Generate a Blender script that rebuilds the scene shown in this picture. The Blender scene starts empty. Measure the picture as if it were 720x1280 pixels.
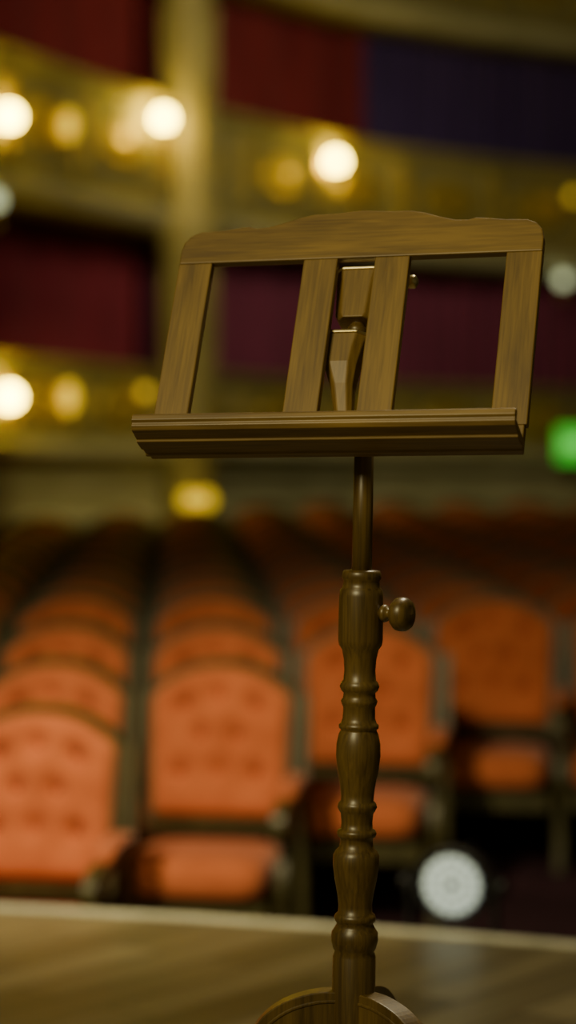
import bpy, math, random
from mathutils import Vector, Matrix
random.seed(4)
S = bpy.context.scene
COL = S.collection

# ------------------------------------------------------------------ materials
def base_mat(name):
    m = bpy.data.materials.new(name); m.use_nodes = True
    nt = m.node_tree
    return m, nt, nt.nodes['Principled BSDF']

def noise_mat(name, c1, c2, scale=(6,6,6), rough=0.6, detail=4, metallic=0.0, bump=0.0, sheen=0.0, spec=0.5, coat=0.0):
    m, nt, b = base_mat(name)
    tc = nt.nodes.new('ShaderNodeTexCoord'); mp = nt.nodes.new('ShaderNodeMapping')
    mp.inputs['Scale'].default_value = scale
    nz = nt.nodes.new('ShaderNodeTexNoise'); nz.inputs['Scale'].default_value = 1.0
    nz.inputs['Detail'].default_value = detail
    cr = nt.nodes.new('ShaderNodeValToRGB')
    cr.color_ramp.elements[0].position = 0.33; cr.color_ramp.elements[0].color = (*c1, 1)
    cr.color_ramp.elements[1].position = 0.68; cr.color_ramp.elements[1].color = (*c2, 1)
    L = nt.links.new
    L(tc.outputs['Object'], mp.inputs['Vector']); L(mp.outputs[0], nz.inputs['Vector'])
    L(nz.outputs['Fac'], cr.inputs[0]); L(cr.outputs[0], b.inputs['Base Color'])
    b.inputs['Roughness'].default_value = rough
    b.inputs['Metallic'].default_value = metallic
    b.inputs['Specular IOR Level'].default_value = spec
    b.inputs['Sheen Weight'].default_value = sheen
    b.inputs['Coat Weight'].default_value = coat
    b.inputs['Coat Roughness'].default_value = 0.25
    if bump:
        bp = nt.nodes.new('ShaderNodeBump'); bp.inputs['Strength'].default_value = bump
        bp.inputs['Distance'].default_value = 0.002
        L(nz.outputs['Fac'], bp.inputs['Height']); L(bp.outputs[0], b.inputs['Normal'])
    return m

def wood_mat(name, dark, light, axis, rough=0.42, fine=260, coarse=28, coat=0.25):
    """fine pores + broad figure, stretched along the grain axis"""
    m, nt, b = base_mat(name)
    L = nt.links.new
    tc = nt.nodes.new('ShaderNodeTexCoord')
    def stretched(k, along, det):
        mp = nt.nodes.new('ShaderNodeMapping')
        s = [k, k, k]; s[axis] = along
        mp.inputs['Scale'].default_value = s
        nz = nt.nodes.new('ShaderNodeTexNoise'); nz.inputs['Scale'].default_value = 1
        nz.inputs['Detail'].default_value = det; nz.inputs['Distortion'].default_value = 0.4
        L(tc.outputs['Object'], mp.inputs['Vector']); L(mp.outputs[0], nz.inputs['Vector'])
        return nz
    a = stretched(coarse, coarse*0.12, 5); f = stretched(fine, fine*0.05, 3)
    mx = nt.nodes.new('ShaderNodeMath'); mx.operation = 'MULTIPLY_ADD'
    mx.inputs[1].default_value = 0.45
    L(f.outputs['Fac'], mx.inputs[0])
    sc = nt.nodes.new('ShaderNodeMath'); sc.operation = 'MULTIPLY'; sc.inputs[1].default_value = 0.6
    L(a.outputs['Fac'], sc.inputs[0]); L(sc.outputs[0], mx.inputs[2])
    cr = nt.nodes.new('ShaderNodeValToRGB')
    cr.color_ramp.elements[0].position = 0.38; cr.color_ramp.elements[0].color = (*dark, 1)
    cr.color_ramp.elements[1].position = 0.66; cr.color_ramp.elements[1].color = (*light, 1)
    L(mx.outputs[0], cr.inputs[0]); L(cr.outputs[0], b.inputs['Base Color'])
    b.inputs['Roughness'].default_value = rough
    b.inputs['Coat Weight'].default_value = coat; b.inputs['Coat Roughness'].default_value = 0.3
    b.inputs['Coat Tint'].default_value = (1, .9, .6, 1)
    bp = nt.nodes.new('ShaderNodeBump'); bp.inputs['Strength'].default_value = 0.25
    bp.inputs['Distance'].default_value = 0.0008
    L(mx.outputs[0], bp.inputs['Height']); L(bp.outputs[0], b.inputs['Normal'])
    return m

def emit_mat(name, col, strength):
    m, nt, b = base_mat(name)
    b.inputs['Base Color'].default_value = (*col, 1)
    b.inputs['Emission Color'].default_value = (*col, 1)
    b.inputs['Emission Strength'].default_value = strength
    return m

W_D, W_L = (0.112, 0.064, 0.012), (0.245, 0.150, 0.028)
wood_x = wood_mat('walnut_grain_x', W_D, W_L, 0, rough=0.52)
wood_z = wood_mat('walnut_grain_z', W_D, W_L, 2, rough=0.52)
wood_turn = wood_mat('walnut_turned', (0.050, 0.029, 0.007), (0.150, 0.092, 0.019), 2, rough=0.38, coarse=22, coat=0.2)
velvet = noise_mat('coral_velvet', (0.54, 0.130, 0.043), (0.68, 0.178, 0.062), (9, 9, 9), 0.85, sheen=0.2, spec=0.2)
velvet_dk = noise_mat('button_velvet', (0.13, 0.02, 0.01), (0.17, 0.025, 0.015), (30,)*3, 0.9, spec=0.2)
seatwood = noise_mat('seat_frame_wood', (0.050, 0.043, 0.013), (0.095, 0.080, 0.026), (30, 30, 5), 0.45)
cream = noise_mat('balcony_plaster', (0.26, 0.225, 0.080), (0.36, 0.31, 0.12), (2, 2, 2), 0.6)
cornice = noise_mat('pale_cornice', (0.5, 0.48, 0.28), (0.62, 0.6, 0.38), (2, 2, 2), 0.45)
gold = noise_mat('gilding', (0.60, 0.42, 0.05), (0.78, 0.58, 0.09), (8, 8, 8), 0.4, metallic=0.5)
brass_and_highlight = noise_mat('brass_and_edge_highlight', (0.62, 0.50, 0.24), (0.75, 0.62, 0.32), (40,)*3, 0.3, metallic=0.9)  # brass knob, and pale plates standing in for backlit edges
dark_trim = noise_mat('dark_trim', (0.02, 0.014, 0.012), (0.03, 0.022, 0.016), (5,)*3, 0.6)
cur_red = noise_mat('curtain_red', (0.155, 0.018, 0.022), (0.215, 0.026, 0.030), (3, 3, 1), 0.9, sheen=0.2, spec=0.1)
cur_maroon = noise_mat('curtain_maroon', (0.20, 0.026, 0.046), (0.26, 0.034, 0.058), (3, 3, 1), 0.9, sheen=0.2, spec=0.1)
cur_blue = noise_mat('curtain_blue', (0.045, 0.027, 0.105), (0.062, 0.038, 0.14), (3, 3, 1), 0.9, sheen=0.2, spec=0.1)
cur_plum = noise_mat('curtain_plum', (0.16, 0.032, 0.075), (0.21, 0.042, 0.10), (3, 3, 1), 0.9, sheen=0.2, spec=0.1)
wallm = noise_mat('auditorium_wall', (0.11, 0.09, 0.045), (0.16, 0.135, 0.07), (1.5,)*3, 0.8)
carpet = noise_mat('auditorium_carpet', (0.035, 0.016, 0.022), (0.055, 0.025, 0.034), (20,)*3, 0.95, spec=0.1)
black = noise_mat('black_metal', (0.012, 0.012, 0.013), (0.02, 0.02, 0.022), (40,)*3, 0.55)
nosing = noise_mat('stage_nosing_metal', (0.60, 0.58, 0.42), (0.75, 0.72, 0.54), (12, 12, 2), 0.4, metallic=0.2)
bulb = emit_mat('warm_bulb', (1.0, 0.70, 0.05), 62)
bulb_dim = emit_mat('amber_glass', (1.0, 0.66, 0.02), 1.0)
bulb_pale = emit_mat('pale_glass', (0.75, 0.85, 0.5), 1.3)
led = emit_mat('led_lens', (0.66, 0.78, 0.72), 0.5)
led_gap = noise_mat('led_bezel', (0.2, 0.22, 0.22), (0.26, 0.28, 0.28), (50,)*3, 0.4)
green = emit_mat('exit_green', (0.06, 0.85, 0.05), 0.6)
white_e = emit_mat('exit_white', (0.4, 1.0, 0.3), .7)

# stage planks
def plank_mat():
    m, nt, b = base_mat('stage_planks'); L = nt.links.new
    tc = nt.nodes.new('ShaderNodeTexCoord'); mp = nt.nodes.new('ShaderNodeMapping')
    mp.inputs['Rotation'].default_value = (0, 0, math.radians(-52))
    br = nt.nodes.new('ShaderNodeTexBrick')
    br.inputs['Color1'].default_value = (0.12, 0.092, 0.040, 1)
    br.inputs['Color2'].default_value = (0.30, 0.245, 0.125, 1)
    br.inputs['Mortar'].default_value = (0.05, 0.038, 0.02, 1)
    br.inputs['Scale'].default_value = 1
    br.inputs['Mortar Size'].default_value = 0.005
    br.inputs['Brick Width'].default_value = 1.0; br.inputs['Row Height'].default_value = 0.14
    mp2 = nt.nodes.new('ShaderNodeMapping'); mp2.inputs['Scale'].default_value = (2, 22, 3)
    nz = nt.nodes.new('ShaderNodeTexNoise'); nz.inputs['Scale'].default_value = 1; nz.inputs['Detail'].default_value = 4
    mix = nt.nodes.new('ShaderNodeMix'); mix.data_type = 'RGBA'; mix.blend_type = 'MULTIPLY'
    mix.inputs[0].default_value = 0.6
    L(tc.outputs['Object'], mp.inputs['Vector']); L(mp.outputs[0], br.inputs['Vector'])
    L(mp.outputs[0], mp2.inputs['Vector']); L(mp2.outputs[0], nz.inputs['Vector'])
    L(br.outputs['Color'], mix.inputs[6]); L(nz.outputs['Fac'], mix.inputs[7])
    L(mix.outputs[2], b.inputs['Base Color'])
    b.inputs['Roughness'].default_value = 0.42
    return m
planks = plank_mat()

# ------------------------------------------------------------------ mesh builder
class MB:
    def __init__(s): s.v = []; s.f = []; s.m = []; s.s = []; s.mats = []
    def mi(s, mat):
        if mat not in s.mats: s.mats.append(mat)
        return s.mats.index(mat)
    def add(s, vs, fs, mat, smooth=False, M=None):
        o = len(s.v); k = s.mi(mat)
        s.v += [tuple(M @ Vector(p)) if M else tuple(p) for p in vs]
        for f in fs: s.f.append([i+o for i in f]); s.m.append(k); s.s.append(smooth)
    def box(s, a, b, mat, M=None):
        x0, y0, z0 = a; x1, y1, z1 = b
        vs = [(x0,y0,z0),(x1,y0,z0),(x1,y1,z0),(x0,y1,z0),(x0,y0,z1),(x1,y0,z1),(x1,y1,z1),(x0,y1,z1)]
        s.add(vs, [(0,3,2,1),(4,5,6,7),(0,1,5,4),(1,2,6,5),(2,3,7,6),(3,0,4,7)], mat, False, M)
    def lathe(s, prof, mat, M=None, n=32, smooth=True):
        """prof: [(r,z)] about Z"""
        vs = []; fs = []
        for r, z in prof:
            for i in range(n):
                a = 2*math.pi*i/n; vs.append((r*math.cos(a), r*math.sin(a), z))
        for j in range(len(prof)-1):
            for i in range(n):
                k = (i+1) % n
                fs.append((j*n+i, j*n+k, (j+1)*n+k, (j+1)*n+i))
        fs.append(tuple(reversed(range(n)))); fs.append(tuple((len(prof)-1)*n+i for i in range(n)))
        s.add(vs, fs, mat, smooth, M)
    def prism(s, poly, y0, y1, mat, M=None):
        """poly in XZ, extruded along Y"""
        n = len(poly)
        vs = [(x, y0, z) for x, z in poly] + [(x, y1, z) for x, z in poly]
        fs = [tuple(range(n)), tuple(reversed(range(n, 2*n)))]
        for i in range(n):
            k = (i+1) % n; fs.append((i, i+n, k+n, k))
        s.add(vs, fs, mat, False, M)
    def tube(s, path, widths, mat, M=None, side=None, smooth=False):
        """rectangular section swept along a path; widths=[(half_side, half_thick)]"""
        vs = []; n = len(path); side = Vector(side)
        for i, p in enumerate(path):
            p = Vector(p)
            t = (Vector(path[min(i+1, n-1)]) - Vector(path[max(i-1, 0)])).normalized()
            nn = t.cross(side).normalized()
            a, b = widths[i] if isinstance(widths, list) else widths
            vs += [p+side*a+nn*b, p-side*a+nn*b, p-side*a-nn*b, p+side*a-nn*b]
        fs = []
        for i in range(n-1):
            for k in range(4):
                q = (k+1) % 4
                fs.append((i*4+k, i*4+q, (i+1)*4+q, (i+1)*4+k))
        fs += [(3, 2, 1, 0), tuple((n-1)*4+k for k in range(4))]
        s.add([tuple(v) for v in vs], fs, mat, smooth, M)
    def mesh(s, name):
        me = bpy.data.meshes.new(name)
        me.from_pydata(s.v, [], s.f)
        for m in s.mats: me.materials.append(m)
        me.polygons.foreach_set('material_index', s.m)
        me.polygons.foreach_set('use_smooth', s.s)
        me.update()
        import bmesh
        bm = bmesh.new(); bm.from_mesh(me)
        bmesh.ops.recalc_face_normals(bm, faces=bm.faces); bm.to_mesh(me); bm.free()
        return me
    def obj(s, name, parent=None, M=None, bevel=0, seg=2, autosmooth=True):
        me = s.mesh(name)
        o = bpy.data.objects.new(name, me); COL.objects.link(o)
        if parent: o.parent = parent
        if M is not None: o.matrix_local = M
        if bevel:
            b = o.modifiers.new('bevel', 'BEVEL'); b.width = bevel; b.segments = seg
            b.limit_method = 'ANGLE'; b.angle_limit = math.radians(40)
        return o

def empty(name, loc=(0, 0, 0), rot=(0, 0, 0)):
    e = bpy.data.objects.new(name, None); COL.objects.link(e)
    e.location = loc; e.rotation_euler = rot; e.empty_display_size = 0.1
    return e

def smoothpath(pts, n=8):
    """Catmull-Rom through tuples"""
    P = [Vector(p) for p in pts]; P = [2*P[0]-P[1]] + P + [2*P[-1]-P[-2]]
    out = []
    for i in range(1, len(P)-2):
        for k in range(n):
            t = k/n
            out.append(0.5*((2*P[i]) + (P[i+1]-P[i-1])*t + (2*P[i-1]-5*P[i]+4*P[i+1]-P[i+2])*t*t
                            + (3*P[i]-P[i-1]-3*P[i+1]+P[i+2])*t**3))
    out.append(P[-2]); return out

# ================================================================== MUSIC STAND
CAM_H = 1.12
stand = empty('music_stand', (0.074, 2.83, 0.0), (0, math.radians(1.1), 0))

def zz(v): return CAM_H - (v-600)/989.0
prof = [(v, w) for v, w in [
 (1400, .0), (1400, 50), (1392, 56), (1300, 55), (1196, 54), (1190, 49), (1186, 54), (1176, 59), (1166, 58), (1160, 50), (1155, 45), (1152, 50), (1148, 53), (1144, 50),
 (1141, 43), (1132, 42), (1120, 45), (1100, 53), (1082, 58), (1070, 58), (1064, 52), (1060, 44), (1054, 41), (1048, 41),
 (1046, 47), (1042, 50), (1038, 47), (1036, 40), (1028, 39), (1017, 41), (1014, 45), (1009, 50), (1004, 47), (1001, 41),
 (992, 42), (980, 45), (962, 52), (945, 56), (930, 55), (918, 50), (914, 46), (912, 45), (910, 50), (906, 50), (904, 45), (898, 41), (884, 40), (880, 44), (876, 46), (872, 41),
 (866, 40), (863, 46), (858, 50), (853, 46), (850, 41), (838, 39), (824, 41), (812, 46), (806, 54), (800, 56), (770, 56), (745, 55), (737, 53), (734, 47),
 (730, 46), (726, 45), (722, 50), (716, 48), (713, 45), (712, 28)]]
lp = [(w/2/989.0, zz(v)) for v, w in prof]
b = MB(); b.lathe(lp, wood_turn, n=48)
b.obj('turned_column', stand)
b = MB(); b.lathe([(0.0129, zz(730)), (0.0126, zz(640)), (0.0123, 1.20)], wood_turn, n=32)
b.obj('height_rod', stand)

# clamp knob (turned, axis to the right and slightly toward the player)
b = MB()
kp = [(0.006, 0.0), (0.006, 0.030), (0.010, 0.031), (0.0115, 0.034), (0.010, 0.038), (0.0065, 0.040), (0.0065, 0.044),
      (0.011, 0.046), (0.017, 0.049), (0.0205, 0.053), (0.0215, 0.058), (0.021, 0.064), (0.018, 0.069), (0.011, 0.072), (0.0, 0.0725)]
Mk = Matrix.Translation((0.0, 0, zz(765))) @ Matrix.Rotation(math.radians(-32), 4, 'Z') @ Matrix.Rotation(math.radians(90), 4, 'Y')
b.lathe(kp, wood_turn, Mk, n=32)
b.obj('clamp_knob', stand)

# cabriole legs: broad flat boards with a full quarter-round shoulder
outer = smoothpath([(0.015, 0, .474), (0.05, 0, .471), (0.088, 0, .458), (0.118, 0, .434), (0.138, 0, .395), (0.142, 0, .33),
                    (0.132, 0, .25), (0.136, 0, .17), (0.170, 0, .095), (0.225, 0, .052), (0.27, 0, .036), (0.30, 0, .030)], 6)
inner_ = smoothpath([(0.015, 0, .375), (0.028, 0, .372), (0.044, 0, .365), (0.056, 0, .350), (0.062, 0, .330), (0.064, 0, .29),
                     (0.066, 0, .23), (0.082, 0, .14), (0.130, 0, .058), (0.200, 0, .018), (0.26, 0, .006), (0.30, 0, .004)], 6)
for i, az in enumerate((176, -44, 66)):
    b = MB(); n = len(outer); hw = .015
    vs = []
    for o, q in zip(outer, inner_):
        vs += [(o.x, hw, o.z), (o.x, -hw, o.z), (q.x, -hw, q.z), (q.x, hw, q.z)]
    fs = []
    for k in range(n-1):
        for c in range(4):
            q = (c+1) % 4; fs.append((k*4+c, k*4+q, (k+1)*4+q, (k+1)*4+c))
    fs += [(3, 2, 1, 0), tuple((n-1)*4+c for c in range(4))]
    b.add(vs, fs, wood_turn)
    # applied bead following the shoulder on both cheeks
    for sy in (-1, 1):
        pth = [(o.x*.88+q.x*.12, sy*hw, o.z*.88+q.z*.12) for o, q in zip(outer[:40], inner_[:40])]
        b.tube(pth, (.0015, .0022), wood_turn, side=(0, 1, 0))
    b.obj('leg_%d' % (i+1), stand, Matrix.Rotation(math.radians(az), 4, 'Z'), bevel=0.003, seg=3)

# ---- desk, built in its own frame: X along ledge, Z up the slope, -Y toward the reader
PSI, T, ROLL = math.radians(-17), math.radians(27), math.radians(0.5)
desk_world = (Matrix.Translation((0.053, 2.775, 1.154)) @ Matrix.Rotation(PSI, 4, 'Z')
              @ Matrix.Rotation(-T, 4, 'X') @ Matrix.Rotation(-ROLL, 4, 'Y'))
bpy.context.view_layer.update()
Ml = stand.matrix_world.inverted() @ desk_world
TH = 0.013
b = MB()
top = [(-.243, .285), (-.243, .305), (-.240, .318), (-.232, .328), (-.220, .3335), (-.19, .335), (-.168, .338), (-.152, .3395), (-.143, .3365),
       (-.125, .3375), (-.105, .343), (-.085, .350), (-.066, .3540), (-.04, .3545), (0, .3575)]
poly = top + [(-x, z) for x, z in reversed(top[:-1])]
b.prism(poly, 0, TH, wood_x)
b.obj('desk_crest_rail', stand, Ml, bevel=0.0018)
b = MB(); b.box((-.240, 0, 0), (.240, TH, .036), wood_x); b.obj('desk_bottom_rail', stand, Ml, bevel=0.0015)
b = MB()
for a, c in ((-.243, -.197), (-.071, -.025), (.025, .071), (.197, .243)):
    b.box((a, 0.0004, .0361), (c, TH-.0004, .2849), wood_z)
b.obj('desk_stiles', stand, Ml, bevel=0.0015)
# ledge: shelf + moulded lip
b = MB()
D = 0.068
lip = [(0.0, -.003), (0.0, .0105), (-D+.010, .0105), (-D+.010, .0205), (-D+.007, .0225), (-D+.002, .0225), (-D-.001, .0195),
       (-D-.001, .013), (-D+.002, .010), (-D+.002, .006), (-D+.006, .0015), (-D*0.62, -.0005), (-D*.60, -.0035), (-D*.30, -.0035), (-D*.28, -.001), (-.006, -.001), (-.004, -.003)]
n = len(lip); X = .2425
vs = [(-X, y, z) for y, z in lip] + [(X, y, z) for y, z in lip]
fs = [tuple(range(n)), tuple(reversed(range(n, 2*n)))] + [(i, (i+1) % n, (i+1) % n+n, i+n) for i in range(n)]
b.add(vs, fs, wood_x)
b.obj('desk_ledge', stand, Ml, bevel=0.0008)
# support behind the desk
b = MB()
def ringsec(secs, mat):
    """rounded-rect loft up the slope: (z, half_x, y0, y1, xoff)"""
    vs = []; fs = []
    for z, hx, y0, y1, xo in secs:
        c = min(hx, (y1-y0)/2)*0.45
        vs += [(xo-hx+c, y0, z), (xo+hx-c, y0, z), (xo+hx, y0+c, z), (xo+hx, y1-c, z), (xo+hx-c, y1, z), (xo-hx+c, y1, z), (xo-hx, y1-c, z), (xo-hx, y0+c, z)]
    m = len(secs)
    for j in range(m-1):
        for i in range(8):
            k = (i+1) % 8; fs.append((j*8+i, j*8+k, (j+1)*8+k, (j+1)*8+i))
    fs += [tuple(reversed(range(8))), tuple((m-1)*8+i for i in range(8))]
    b.add(vs, fs, mat)
y0 = TH+.002
ringsec([(.03, .012, y0+.01, y0+.036, .006), (.07, .012, y0+.008, y0+.032, .000), (.11, .015, y0+.004, y0+.034, -.006), (.14, .022, y0, y0+.04, -.011), (.165, .029, y0, y0+.046, -.014),
         (.182, .033, y0, y0+.048, -.014)], wood_z)
ringsec([(.182, .034, y0-.001, y0+.049, -.014), (.1865, .034, y0-.001, y0+.049, -.014)], brass_and_highlight)  # thin pale plate imitating the backlit top edge
ringsec([(.205, .022, y0, y0+.040, .0), (.212, .026, y0, y0+.046, .0), (.262, .030, y0, y0+.05, .0), (.277, .033, y0, y0+.052, .0)], wood_z)
ringsec([(.277, .034, y0-.001, y0+.053, .0), (.2805, .034, y0-.001, y0+.053, .0)], brass_and_highlight)  # backlit edge highlight again, made as a pale plate
b.lathe([(.011, .18), (.009, .188), (.013, .193), (.013, .198), (.009, .203), (.011, .21)], wood_turn, Matrix.Translation((.002, y0+.022, 0)), n=24)
b.lathe([(.005, -.01), (.005, .05), (.009, .051), (.009, .060), (.004, .063)], brass_and_highlight,
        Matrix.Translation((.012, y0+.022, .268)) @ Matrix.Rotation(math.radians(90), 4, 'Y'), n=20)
b.obj('tilt_bracket', stand, Ml, bevel=0.002)

# ================================================================== THEATRE SEATS
def seat_mesh(left_arm):
    b = MB()
    H0, W = .535, .250
    def topz(s): return 1.050 - .105*abs(s)**2.3
    lean = lambda z: (z-.45)*.17
    btn = [(-.5, .78), (0, .80), (.5, .78), (-.27, .55), (.27, .55), (-.55, .32), (0, .32), (.55, .32)]
    N = 32; vs = []; fs = []
    for j in range(N+1):
        t = j/N
        for i in range(N+1):
            s = -1+2*i/N
            x = s*W*(.94+.06*t); z = H0+t*(topz(s)-H0)
            e = min(1, (1-abs(s))/.16)*1.0; f = min(1, min(t, 1-t)/.10)
            puff = .062*math.sqrt(max(0, 1-(1-e)**2))*math.sqrt(max(0, 1-(1-f)**2))
            d = 0
            for bs, bt in btn:
                dx = (s-bs)*W; dz = (t-bt)*.5
                d += .040*math.exp(-(dx*dx+dz*dz)/(2*.022**2))
            # diamond creases between the buttons
            q = abs(math.sin((s*2+t*4.3)*math.pi/2))*abs(math.sin((s*2-t*4.3)*math.pi/2))
            puff2 = max(0.002, puff - d*(puff/.062) + .008*q*(puff/.062))
            vs.append((x, lean(z)-.01-puff2, z))
    for j in range(N):
        for i in range(N):
            a = j*(N+1)+i; fs.append((a, a+1, a+N+2, a+N+1))
    b.add(vs, fs, velvet, True)
    for bs, bt in btn:
        x = bs*W*(.94+.06*bt); z = H0+bt*(topz(bs)-H0)
        M = Matrix.Translation((x, lean(z)-.034, z)) @ Matrix.Rotation(math.radians(90), 4, 'X')
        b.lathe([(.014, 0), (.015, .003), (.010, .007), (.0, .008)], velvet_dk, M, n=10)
    # outside back
    M2 = 12; vs = []; fs = []
    for j in range(2):
        for i in range(M2+1):
            s = -1+2*i/M2; z = H0-.03 if j == 0 else topz(s)
            vs.append((s*W, lean(z)+.025, z))
    for i in range(M2): fs.append((i, i+1, i+M2+2, i+M2+1))
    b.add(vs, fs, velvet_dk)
    # show-wood frame round the arch
    path = [(-W*.95, lean(.50), .50)]
    for k in range(5): 
        t = k/5; z = H0+t*(topz(1)-H0); path.append((-W*(.955+.06*t), lean(z), z))
    for i in range(21):
        s = -1+i/10; path.append((s*W*1.015, lean(topz(s)), topz(s)+.006))
    for k in range(4, -1, -1):
        t = k/5; z = H0+t*(topz(1)-H0); path.append((W*(.955+.06*t), lean(z), z))
    path.append((W*.95, lean(.50), .50))
    b.tube(path, (.030, .013), seatwood, side=(0, 1, 0))
    b.box((-W*.95, lean(.52)-.03, .495), (W*.95, lean(.52)+.03, .538), seatwood)
    # seat cushion (rounded)
    n1, n2 = 28, 14; vs = []; fs = []
    sp = lambda v, e: math.copysign(abs(v)**e, v)
    for j in range(n2+1):
        ph = -math.pi/2+math.pi*j/n2
        for i in range(n1):
            th = 2*math.pi*i/n1
            vs.append((.243*sp(math.cos(ph), .45)*sp(math.cos(th), .35), -.225+.255*sp(math.cos(ph), .45)*sp(math.sin(th), .35), .395+.078*sp(math.sin(ph), .55)))
    for j in range(n2):
        for i in range(n1):
            k = (i+1) % n1; fs.append((j*n1+i, j*n1+k, (j+1)*n1+k, (j+1)*n1+i))
    b.add(vs, fs, velvet, True)
    b.box((-.25, -.45, .25), (.25, .03, .315), seatwood)
    # arms
    dz = -.065
    for x in ([.29, -.29] if left_arm else [.29]):
        b.tube([(x, .045, 0), (x, .03, .3), (x, .03, .6), (x, lean(.8)+.01, .8), (x, lean(.955), .955)], [(.017, .026)]*4+[(.015, .016)], seatwood, side=(1, 0, 0))
        ap = smoothpath([(x, .05, .715+dz), (x, -.10, .712+dz), (x, -.26, .695+dz), (x, -.37, .690+dz), (x, -.43, .665+dz), (x, -.432, .62+dz), (x, -.39, .598+dz), (x, -.36, .625+dz)], 4)
        b.tube(ap, (.019, .018), seatwood, side=(1, 0, 0))
        sp2 = smoothpath([(x, -.35, .685+dz), (x, -.31, .61+dz), (x, -.325, .53+dz), (x, -.36, .43), (x, -.375, .36), (x, -.35, .28), (x, -.35, .15), (x, -.37, 0)], 4)
        b.tube(sp2, (.017, .022), seatwood, side=(1, 0, 0))
        # arm pad
        pp = smoothpath([(x, .0, .725+dz), (x, -.05, .742+dz), (x, -.15, .742+dz), (x, -.25, .730+dz), (x, -.30, .708+dz)], 3)
        ww = [(.008, .008)]+[(.027, .022)]*(len(pp)-2)+[(.008, .008)]
        b.tube(pp, ww, velvet, side=(1, 0, 0), smooth=True)
    return b.mesh('theatre_armchair')

seat_std = seat_mesh(False); seat_end = seat_mesh(True)
NR = 17
rowy = [6.9+.8*k for k in range(NR)]
rowz = [-.650, -.570, -.490, -.418] + [-.418+.022*(k-3) for k in range(4, NR)]
SL = -.08
# horseshoe curve of the box fronts
ctrl = [(-4.6, 5.5), (-4.4, 9.5), (-3.7, 13.2), (-2.9, 15.6), (-2.19, 17.0), (-1.67, 18.2), (-1.08, 19.3), (0, 20.9), (.46, 21.5), (1.03, 22.1), (3.09, 23.6), (5.5, 24.4), (8.0, 23.6), (9.6, 20.5), (10.4, 15), (10.6, 9), (10.6, 5.5)]
curve = smoothpath([(x, y, 0) for x, y in ctrl], 10)
def curve_y(x):
    best = 99
    for a, c in zip(curve, curve[1:]):
        if min(a.x, c.x) <= x <= max(a.x, c.x) and c.x != a.x and a.x < 6:
            best = min(best, a.y+(c.y-a.y)*(x-a.x)/(c.x-a.x))
    return best
rear = empty('rear_theatre_seats')
for k in range(NR):
    jmax = {0: 0, 1: 1, 2: 2}.get(k, 9)
    js = []
    for j in range(-6, jmax+1):
        x = -.78-.04*k+.58*j; y = rowy[k]+SL*(x+.8)
        if y > curve_y(x)-1.0 or x < -3.6 or x > 4.6: continue
        js.append((j, x, y))
    for q, (j, x, y) in enumerate(js):
        me = seat_end if q == 0 else seat_std
        name = 'theatre_armchair' if k < 5 else 'armchair'
        o = bpy.data.objects.new(name, me); COL.objects.link(o)
        o.location = (x, y, rowz[k]); o.rotation_euler = (0, 0, math.radians(-10))
        if k >= 5: o.parent = rear

# raked floor in steps following the rows
b = MB()
def fl(x, yk): return yk+SL*(x+.8)
XL, XR = -6.5, 12
for k in range(NR):
    ya = rowy[k]-.50 if k else 1.0
    yb = rowy[k]+.30 if k < NR-1 else 27
    za = rowz[k]
    b.add([(XL, fl(XL, ya), za), (XR, fl(XR, ya), za), (XR, fl(XR, yb), za), (XL, fl(XL, yb), za)], [(0, 1, 2, 3)], carpet)
    if k < NR-1:
        zb = rowz[k+1]
        b.add([(XL, fl(XL, yb), za), (XR, fl(XR, yb), za), (XR, fl(XR, yb), zb), (XL, fl(XL, yb), zb)], [(0, 1, 2, 3)], carpet)
b.obj('floor')

# ================================================================== STAGE
edge = smoothpath([(-6, 5.70, 0), (-3, 6.05, 0), (-1.6, 6.0, 0), (-.76, 5.84, 0), (0, 5.62, 0), (.70, 5.36, 0), (1.5, 5.0, 0), (3, 4.3, 0), (6, 2.6, 0)], 8)
n = len(edge); b = MB()
vs = [(p.x, -4, 0) for p in edge] + [(p.x, p.y, 0) for p in edge]
b.add(vs, [(i, i+1, n+i+1, n+i) for i in range(n-1)], planks)
b.obj('stage_floor')
def offs(path, d):
    out = []
    for i, p in enumerate(path):
        t = path[min(i+1, len(path)-1)]-path[max(i-1, 0)]; t.z = 0; t.normalize()
        out.append(p+Vector((-t.y, t.x, 0))*d)
    return out
def sweep(b, path, prof, mat, smooth=False, closed=False):
    m = len(prof); vs = []; fs = []
    cols = [offs(path, o) for o, z in prof]
    for i in range(len(path)):
        for c in range(m):
            p = cols[c][i]; vs.append((p.x, p.y, prof[c][1]))
    for i in range(len(path)-1):
        for c in range(m if closed else m-1):
            d = (c+1) % m
            fs.append((i*m+c, i*m+d, (i+1)*m+d, (i+1)*m+c))
    b.add(vs, fs, mat, smooth)
b = MB(); sweep(b, edge, [(-.018, .0), (-.018, .004), (-.010, .008), (.018, .008), (.020, .002), (.020, -.03)], nosing); b.obj('trim_1')
b = MB(); sweep(b, edge, [(.0, -.03), (.0, -.07), (.22, -.07), (.24, -.09), (.24, -.12), (.2, -.14), (.2, -.67)], dark_trim); b.obj('stage_fascia')

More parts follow.
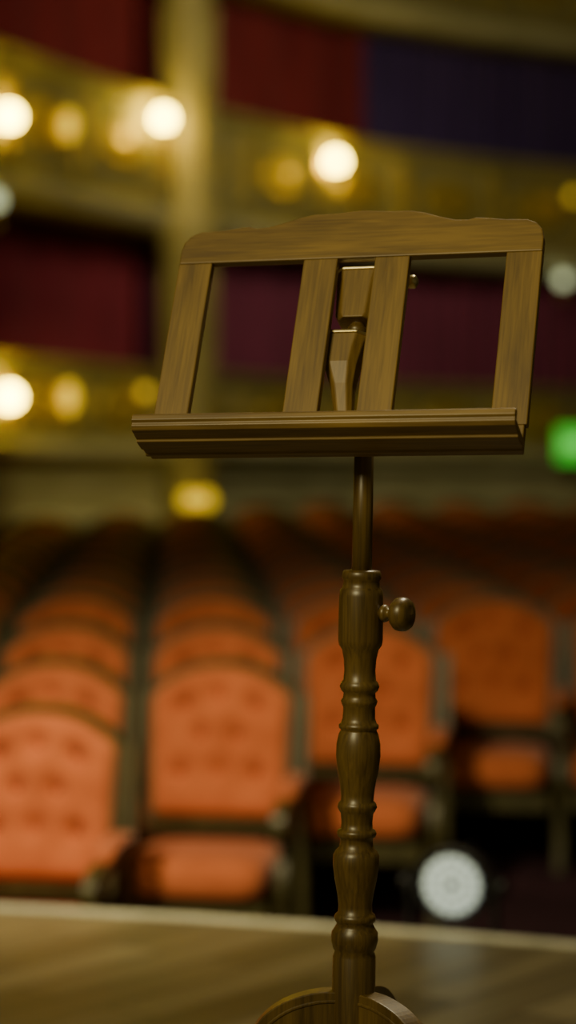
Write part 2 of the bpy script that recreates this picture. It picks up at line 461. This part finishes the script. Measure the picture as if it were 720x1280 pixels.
# LED par footlight on the apron ledge
F = empty('stage_par_light', (.416, 5.64, -.069), (0, 0, math.radians(-20)))
b = MB(); cz = .168
Mh = Matrix.Translation((0, 0, cz)) @ Matrix.Rotation(math.radians(90), 4, 'X') @ Matrix.Scale(.93, 4)
b.lathe([(.0, -.15), (.05, -.15), (.075, -.13), (.092, -.08), (.098, 0), (.103, .004), (.103, .020), (.092, .020), (.090, .008), (.0, .008)], black, Mh, n=48)
for i in range(10):   # cooling fins
    a = math.pi*2*i/10
    M = Mh @ Matrix.Rotation(a, 4, 'Z')
    b.box((.088, -.003, -.10), (.106, .003, -.02), black, M)
b.obj('housing', F)
b = MB(); b.lathe([(.0, .008), (.084, .008), (.084, .010), (.0, .010)], led_gap, Mh, n=12)
b.obj('bezel', F)
b = MB(); r = .0118
pts = [(0, 0)]
for ring, cnt in ((1, 6), (2, 12), (3, 18)):
    for i in range(cnt):
        a = 2*math.pi*i/cnt; pts.append((ring*.0235*math.cos(a), ring*.0235*math.sin(a)))
for k, (px, py) in enumerate(pts):
    if k == 0: continue
    b.lathe([(r*1.03, .010), (r*1.03, .013), (r*.8, .016), (0, .0175)], led, Mh @ Matrix.Translation((px, py, 0)), n=8)
b.obj('led_lenses', F)
b = MB(); b.lathe([(.012, .010), (.012, .015), (.0, .016)], black, Mh, n=12); b.obj('sensor', F)
b = MB()
for sx in (-1, 1):
    b.box((sx*.112-.004, -.02, .02), (sx*.112+.004, .02, .20), black)
    b.lathe([(.018, 0), (.018, .02), (.012, .024)], black, Matrix.Translation((sx*.114, 0, cz)) @ Matrix.Rotation(sx*math.pi/2, 4, 'Y'), n=16)
b.box((-.116, -.02, .012), (.116, .02, .022), black)
b.box((-.10, -.06, 0), (-.07, .06, .012), black); b.box((.07, -.06, 0), (.10, .06, .012), black)
b.obj('yoke', F)

# ================================================================== BOXES / BALCONIES
inner = list(reversed(curve))   # reversed so +offset points to the audience
def tier(name, z0, z1):
    b = MB()
    sweep(b, inner, [(-1.5, z0-.16), (0.0, z0-.16), (.0, z0-.14)], cream)
    sweep(b, inner, [(.0, z0-.15), (.07, z0-.13), (.13, z0-.06), (.14, z0), (.05, z0+.03)], cornice)
    sweep(b, inner, [(.05, z0+.03), (.03, z0+.08), (.03, z0+.12), (.07, z0+.3), (.07, z0+.45), (.03, z1-.14), (.05, z1-.1)], cream)
    sweep(b, inner, [(.05, z1-.1), (.11, z1-.06), (.12, z1), (-.14, z1), (-.14, z0), (-1.5, z0)], cream)
    # gilded medallions and pilasters
    acc = 0; nxt = .3; idx = 0
    for a, c in zip(inner, inner[1:]):
        L = (c-a).length
        while acc+L > nxt:
            p = a.lerp(c, (nxt-acc)/L); t = (c-a).normalized(); nrm = Vector((-t.y, t.x, 0))
            M = Matrix(((t.x, nrm.x, 0, p.x), (t.y, nrm.y, 0, p.y), (0, 0, 1, 0), (0, 0, 0, 1)))
            zc = (z0+z1)/2; h = (z1-z0)/2-.14
            if idx % 2 == 0:
                b.box((-.09, .02, zc-h), (.09, .12, zc+h), cream, M)
                b.box((-.05, .11, zc-h*.7), (.05, .14, zc+h*.7), gold, M)
            else:
                Ms = M @ Matrix.Translation((0, .05, zc)) @ Matrix.Rotation(-math.pi/2, 4, 'X') @ Matrix.Diagonal((1.7, .9, 1, 1))
                b.lathe([(.20, 0), (.20, .04), (.17, .055), (.15, .04), (.09, .04), (.05, .06), (0, .065)], gold, Ms, n=24)
            idx += 1; nxt += .62
        acc += L
    return b.obj(name)
tier('box_balcony', 1.40, 2.08)
tier('box_balcony', 3.42, 4.40)
tier('box_balcony', 5.75, 6.7)

# ground-tier wall with dado mouldings
b = MB()
sweep(b, inner, [(-.12, 1.24), (-.12, 1.12), (-.04, 1.09), (-.04, 1.04), (-.12, 1.02), (-.12, .86), (-.03, .83), (-.03, .76), (-.10, .74), (-.10, .2), (-.04, .16), (-.04, -.7)], cornice)
b.obj('wall_ground_tier')
b = MB(); sweep(b, inner, [(-1.5, -.7), (-1.5, 9.0)], wallm); b.obj('wall_back')

def sub(x0, x1):
    return [p for p in curve if x0 <= p.x <= x1 and p.y > 6 and p.x < 8.2]
def curtain(name, x0, x1, z0, z1, mat, d=-.75):
    seg = [p.copy() for p in sub(x0, x1)]
    dense = []
    for a, c in zip(seg, seg[1:]):
        m = max(2, int((c-a).length/.03))
        for i in range(m): dense.append(a.lerp(c, i/m))
    dense.append(seg[-1])
    acc = 0
    o0 = offs(dense, -d)
    vs = []; fs = []
    for i, p in enumerate(o0):
        if i: acc += (o0[i]-o0[i-1]).length
        t = dense[min(i+1, len(dense)-1)]-dense[max(i-1, 0)]; t.normalize()
        w = .045*math.sin(acc*2*math.pi/.22)+.02*math.sin(acc*9.1+1)
        q = p+Vector((-t.y, t.x, 0))*w
        vs += [(q.x, q.y, z0), (q.x, q.y, z1)]
    for i in range(len(o0)-1): fs.append((2*i, 2*i+2, 2*i+3, 2*i+1))
    b = MB(); b.add(vs, fs, mat, True); return b.obj(name)
curtain('box_curtain', -4.2, -.9, 4.41, 5.58, cur_red, -.45)
curtain('box_curtain', -.95, 1.15, 4.3, 5.59, cur_red, -.45)
curtain('box_curtain', 1.0, 7.5, 4.3, 5.59, cur_blue, -.45)
curtain('box_curtain', -4.2, -.9, 1.9, 3.26, cur_maroon, -.45)
curtain('box_curtain', -.95, .5, 1.9, 3.26, cur_plum, -.45)
curtain('box_curtain', .35, 7.5, 1.9, 3.26, cur_plum, -.45)

# columns
def column(name, x, y, z0=-.3, r=.235):
    b = MB()
    pr = [(r*1.4, z0), (r*1.4, z0+.3), (r*1.2, z0+.36), (r*1.3, z0+.44), (r*1.05, z0+.5), (r, 1.3), (r*1.1, 1.34), (r*1.1, 1.44), (r, 1.5), (r*.95, 3.0), (r*1.2, 3.2), (r*1.3, 3.35), (r, 3.5), (r*.95, 5.3), (r*1.3, 5.7), (r*1.3, 9)]
    b.lathe(pr, cream, Matrix.Translation((x, y, 0)), n=32)
    for i in range(12):
        a = 2*math.pi*i/12
        b.box((r*.93, -.018, 1.6), (r*1.03, .018, 2.95), cream, Matrix.Translation((x, y, 0)) @ Matrix.Rotation(a, 4, 'Z'))
        b.box((r*.93, -.018, 3.6), (r*1.03, .018, 5.2), cream, Matrix.Translation((x, y, 0)) @ Matrix.Rotation(a, 4, 'Z'))
    return b.obj(name)
column('fluted_column', -.86, 19.45)
column('fluted_column', -3.75, 12.6)
column('fluted_column', 4.6, 24.0)

# shell
b = MB(); b.box((-8, 1.0, 9.0), (13, 27, 9.2), wallm); b.obj('ceiling')
b = MB(); b.box((-8, 26.4, -1), (13, 26.7, 9), wallm); b.obj('wall_rear')
b = MB(); b.box((-7, 5.8, -1), (-6.7, 27, 9), wallm); b.obj('wall_left')
b = MB(); b.box((12.3, 5.8, -1), (12.6, 27, 9), wallm); b.obj('wall_right')

# globe sconces on the box fronts
def sconce(name, x, y, z, r=.080, mat=bulb, sx=1.0):
    e = empty(name, (x, y, z))
    b = MB()
    b.lathe([(r*sx*math.sin(math.pi*i/14), -r*math.cos(math.pi*i/14)) for i in range(15)], mat, n=24)
    b.obj('globe', e)
    b = MB()
    b.lathe([(.0, -r-.06), (.02, -r-.055), (.03, -r-.03), (.045, -r-.01), (.03, -r*.85)], gold, n=16)
    arm = smoothpath([(0, 0, -r-.05), (0, .04, -r-.11), (0, .13, -r-.12), (0, .2, -r-.06), (0, .26, -r-.05)], 5)
    b.tube(arm, (.012, .012), gold, side=(1, 0, 0))
    b.obj('bracket', e)
    return e
for x, y, z in [(-2.08, 16.75, 3.83), (-1.05, 18.95, 4.17), (.455, 21.2, 4.13),
                (-2.08, 16.75, 1.74), (-3.3, 14.2, 3.83), (-3.3, 14.2, 1.74)]:
    sconce('globe_wall_lamp', x, y, z)
for x, y, z in [(-1.74, 17.75, 3.92), (-1.74, 17.75, 1.77)]:
    sconce('amber_wall_lamp', x, y, z, .12, bulb_dim, .6)
for x, y, z, r in [(-1.20, 18.85, 1.86, .045), (2.95, 23.2, 4.05, .05), (-.84, 19.0, .95, .08), (-.70, 19.0, .95, .08)]:
    sconce('amber_wall_lamp', x, y, z, r, bulb_dim)
for x, y, z in [(-2.2, 16.85, 3.22), (2.86, 23.3, 3.2)]:
    sconce('underbalcony_lamp', x, y, z, .065, bulb_pale)

# exit sign
E = empty('exit_sign', (2.96, 23.2, 1.49), (0, 0, 0))
b = MB(); b.box((-.19, 0, -.19), (.19, .06, .19), black); b.box((-.175, -.006, -.175), (.175, 0, .175), green); b.box((-.02, .0, .19), (.02, .05, .6), black); b.obj('sign_box', E)
cu = bpy.data.curves.new('exit_text', 'FONT'); cu.body = 'EXIT'; cu.size = .13; cu.align_x = 'CENTER'; cu.align_y = 'CENTER'; cu.extrude = .001
cu.materials.append(white_e)
to = bpy.data.objects.new('lettering', cu); COL.objects.link(to); to.parent = E; to.location = (0, -.009, 0); to.rotation_euler = (math.pi/2, 0, 0)

# ================================================================== LIGHTS
def aim(o, tgt):
    o.rotation_euler = (Vector(tgt)-o.location).to_track_quat('-Z', 'Y').to_euler()
def area(name, loc, tgt, size, power, col, spread=180):
    l = bpy.data.lights.new(name, 'AREA'); l.size = size; l.energy = power; l.color = col; l.spread = math.radians(spread)
    o = bpy.data.objects.new(name, l); COL.objects.link(o); o.location = loc; aim(o, tgt); return o
def spot(name, loc, tgt, ang, power, col, blend=.8, rad=.15):
    l = bpy.data.lights.new(name, 'SPOT'); l.spot_size = math.radians(ang); l.spot_blend = blend
    l.energy = power; l.color = col; l.shadow_soft_size = rad
    o = bpy.data.objects.new(name, l); COL.objects.link(o); o.location = loc; aim(o, tgt); return o
area('stage_softlight', (-1.6, .2, 3.0), (.1, 2.8, 1.2), 1.0, 25, (1, .87, .46), 100)
area('stage_backlight', (1.0, 5.2, 4.2), (.1, 2.8, 1.2), .8, 42, (1, .89, .6), 110)
spot('seat_spotlight', (-.9, 4.7, 2.7), (-.50, 7.1, -.2), 76, 470, (1, .86, .50), blend=1, rad=.15)
area('box_fill_light', (.5, 12.5, 6.0), (0.2, 21.5, 3.7), 2.0, 42, (1, .86, .50), 66)  # added fill to brighten the box interiors, not an actual fitting
spot('wall_fill_spot', (-.4, 14.8, 3.0), (-1.75, 18.3, 1.25), 40, 170, (1, .84, .34), blend=1, rad=.1)  # made-up spot hung in mid-air to lift the left lower wall

w = bpy.data.worlds.new('dim_stage_house'); S.world = w; w.use_nodes = True
bg = w.node_tree.nodes['Background']; bg.inputs[0].default_value = (1, .90, .46, 1); bg.inputs[1].default_value = .082

# ================================================================== CAMERA
cd = bpy.data.cameras.new('camera'); cam = bpy.data.objects.new('camera', cd); COL.objects.link(cam)
cd.sensor_fit = 'VERTICAL'; cd.sensor_height = 36; cd.lens = 78.75
cam.location = (0, 0, CAM_H); cam.rotation_euler = (math.radians(90)-40/2800, 0, 0)
cd.clip_end = 100
cd.dof.use_dof = True; cd.dof.focus_distance = 2.80; cd.dof.aperture_fstop = 1.85
S.camera = cam
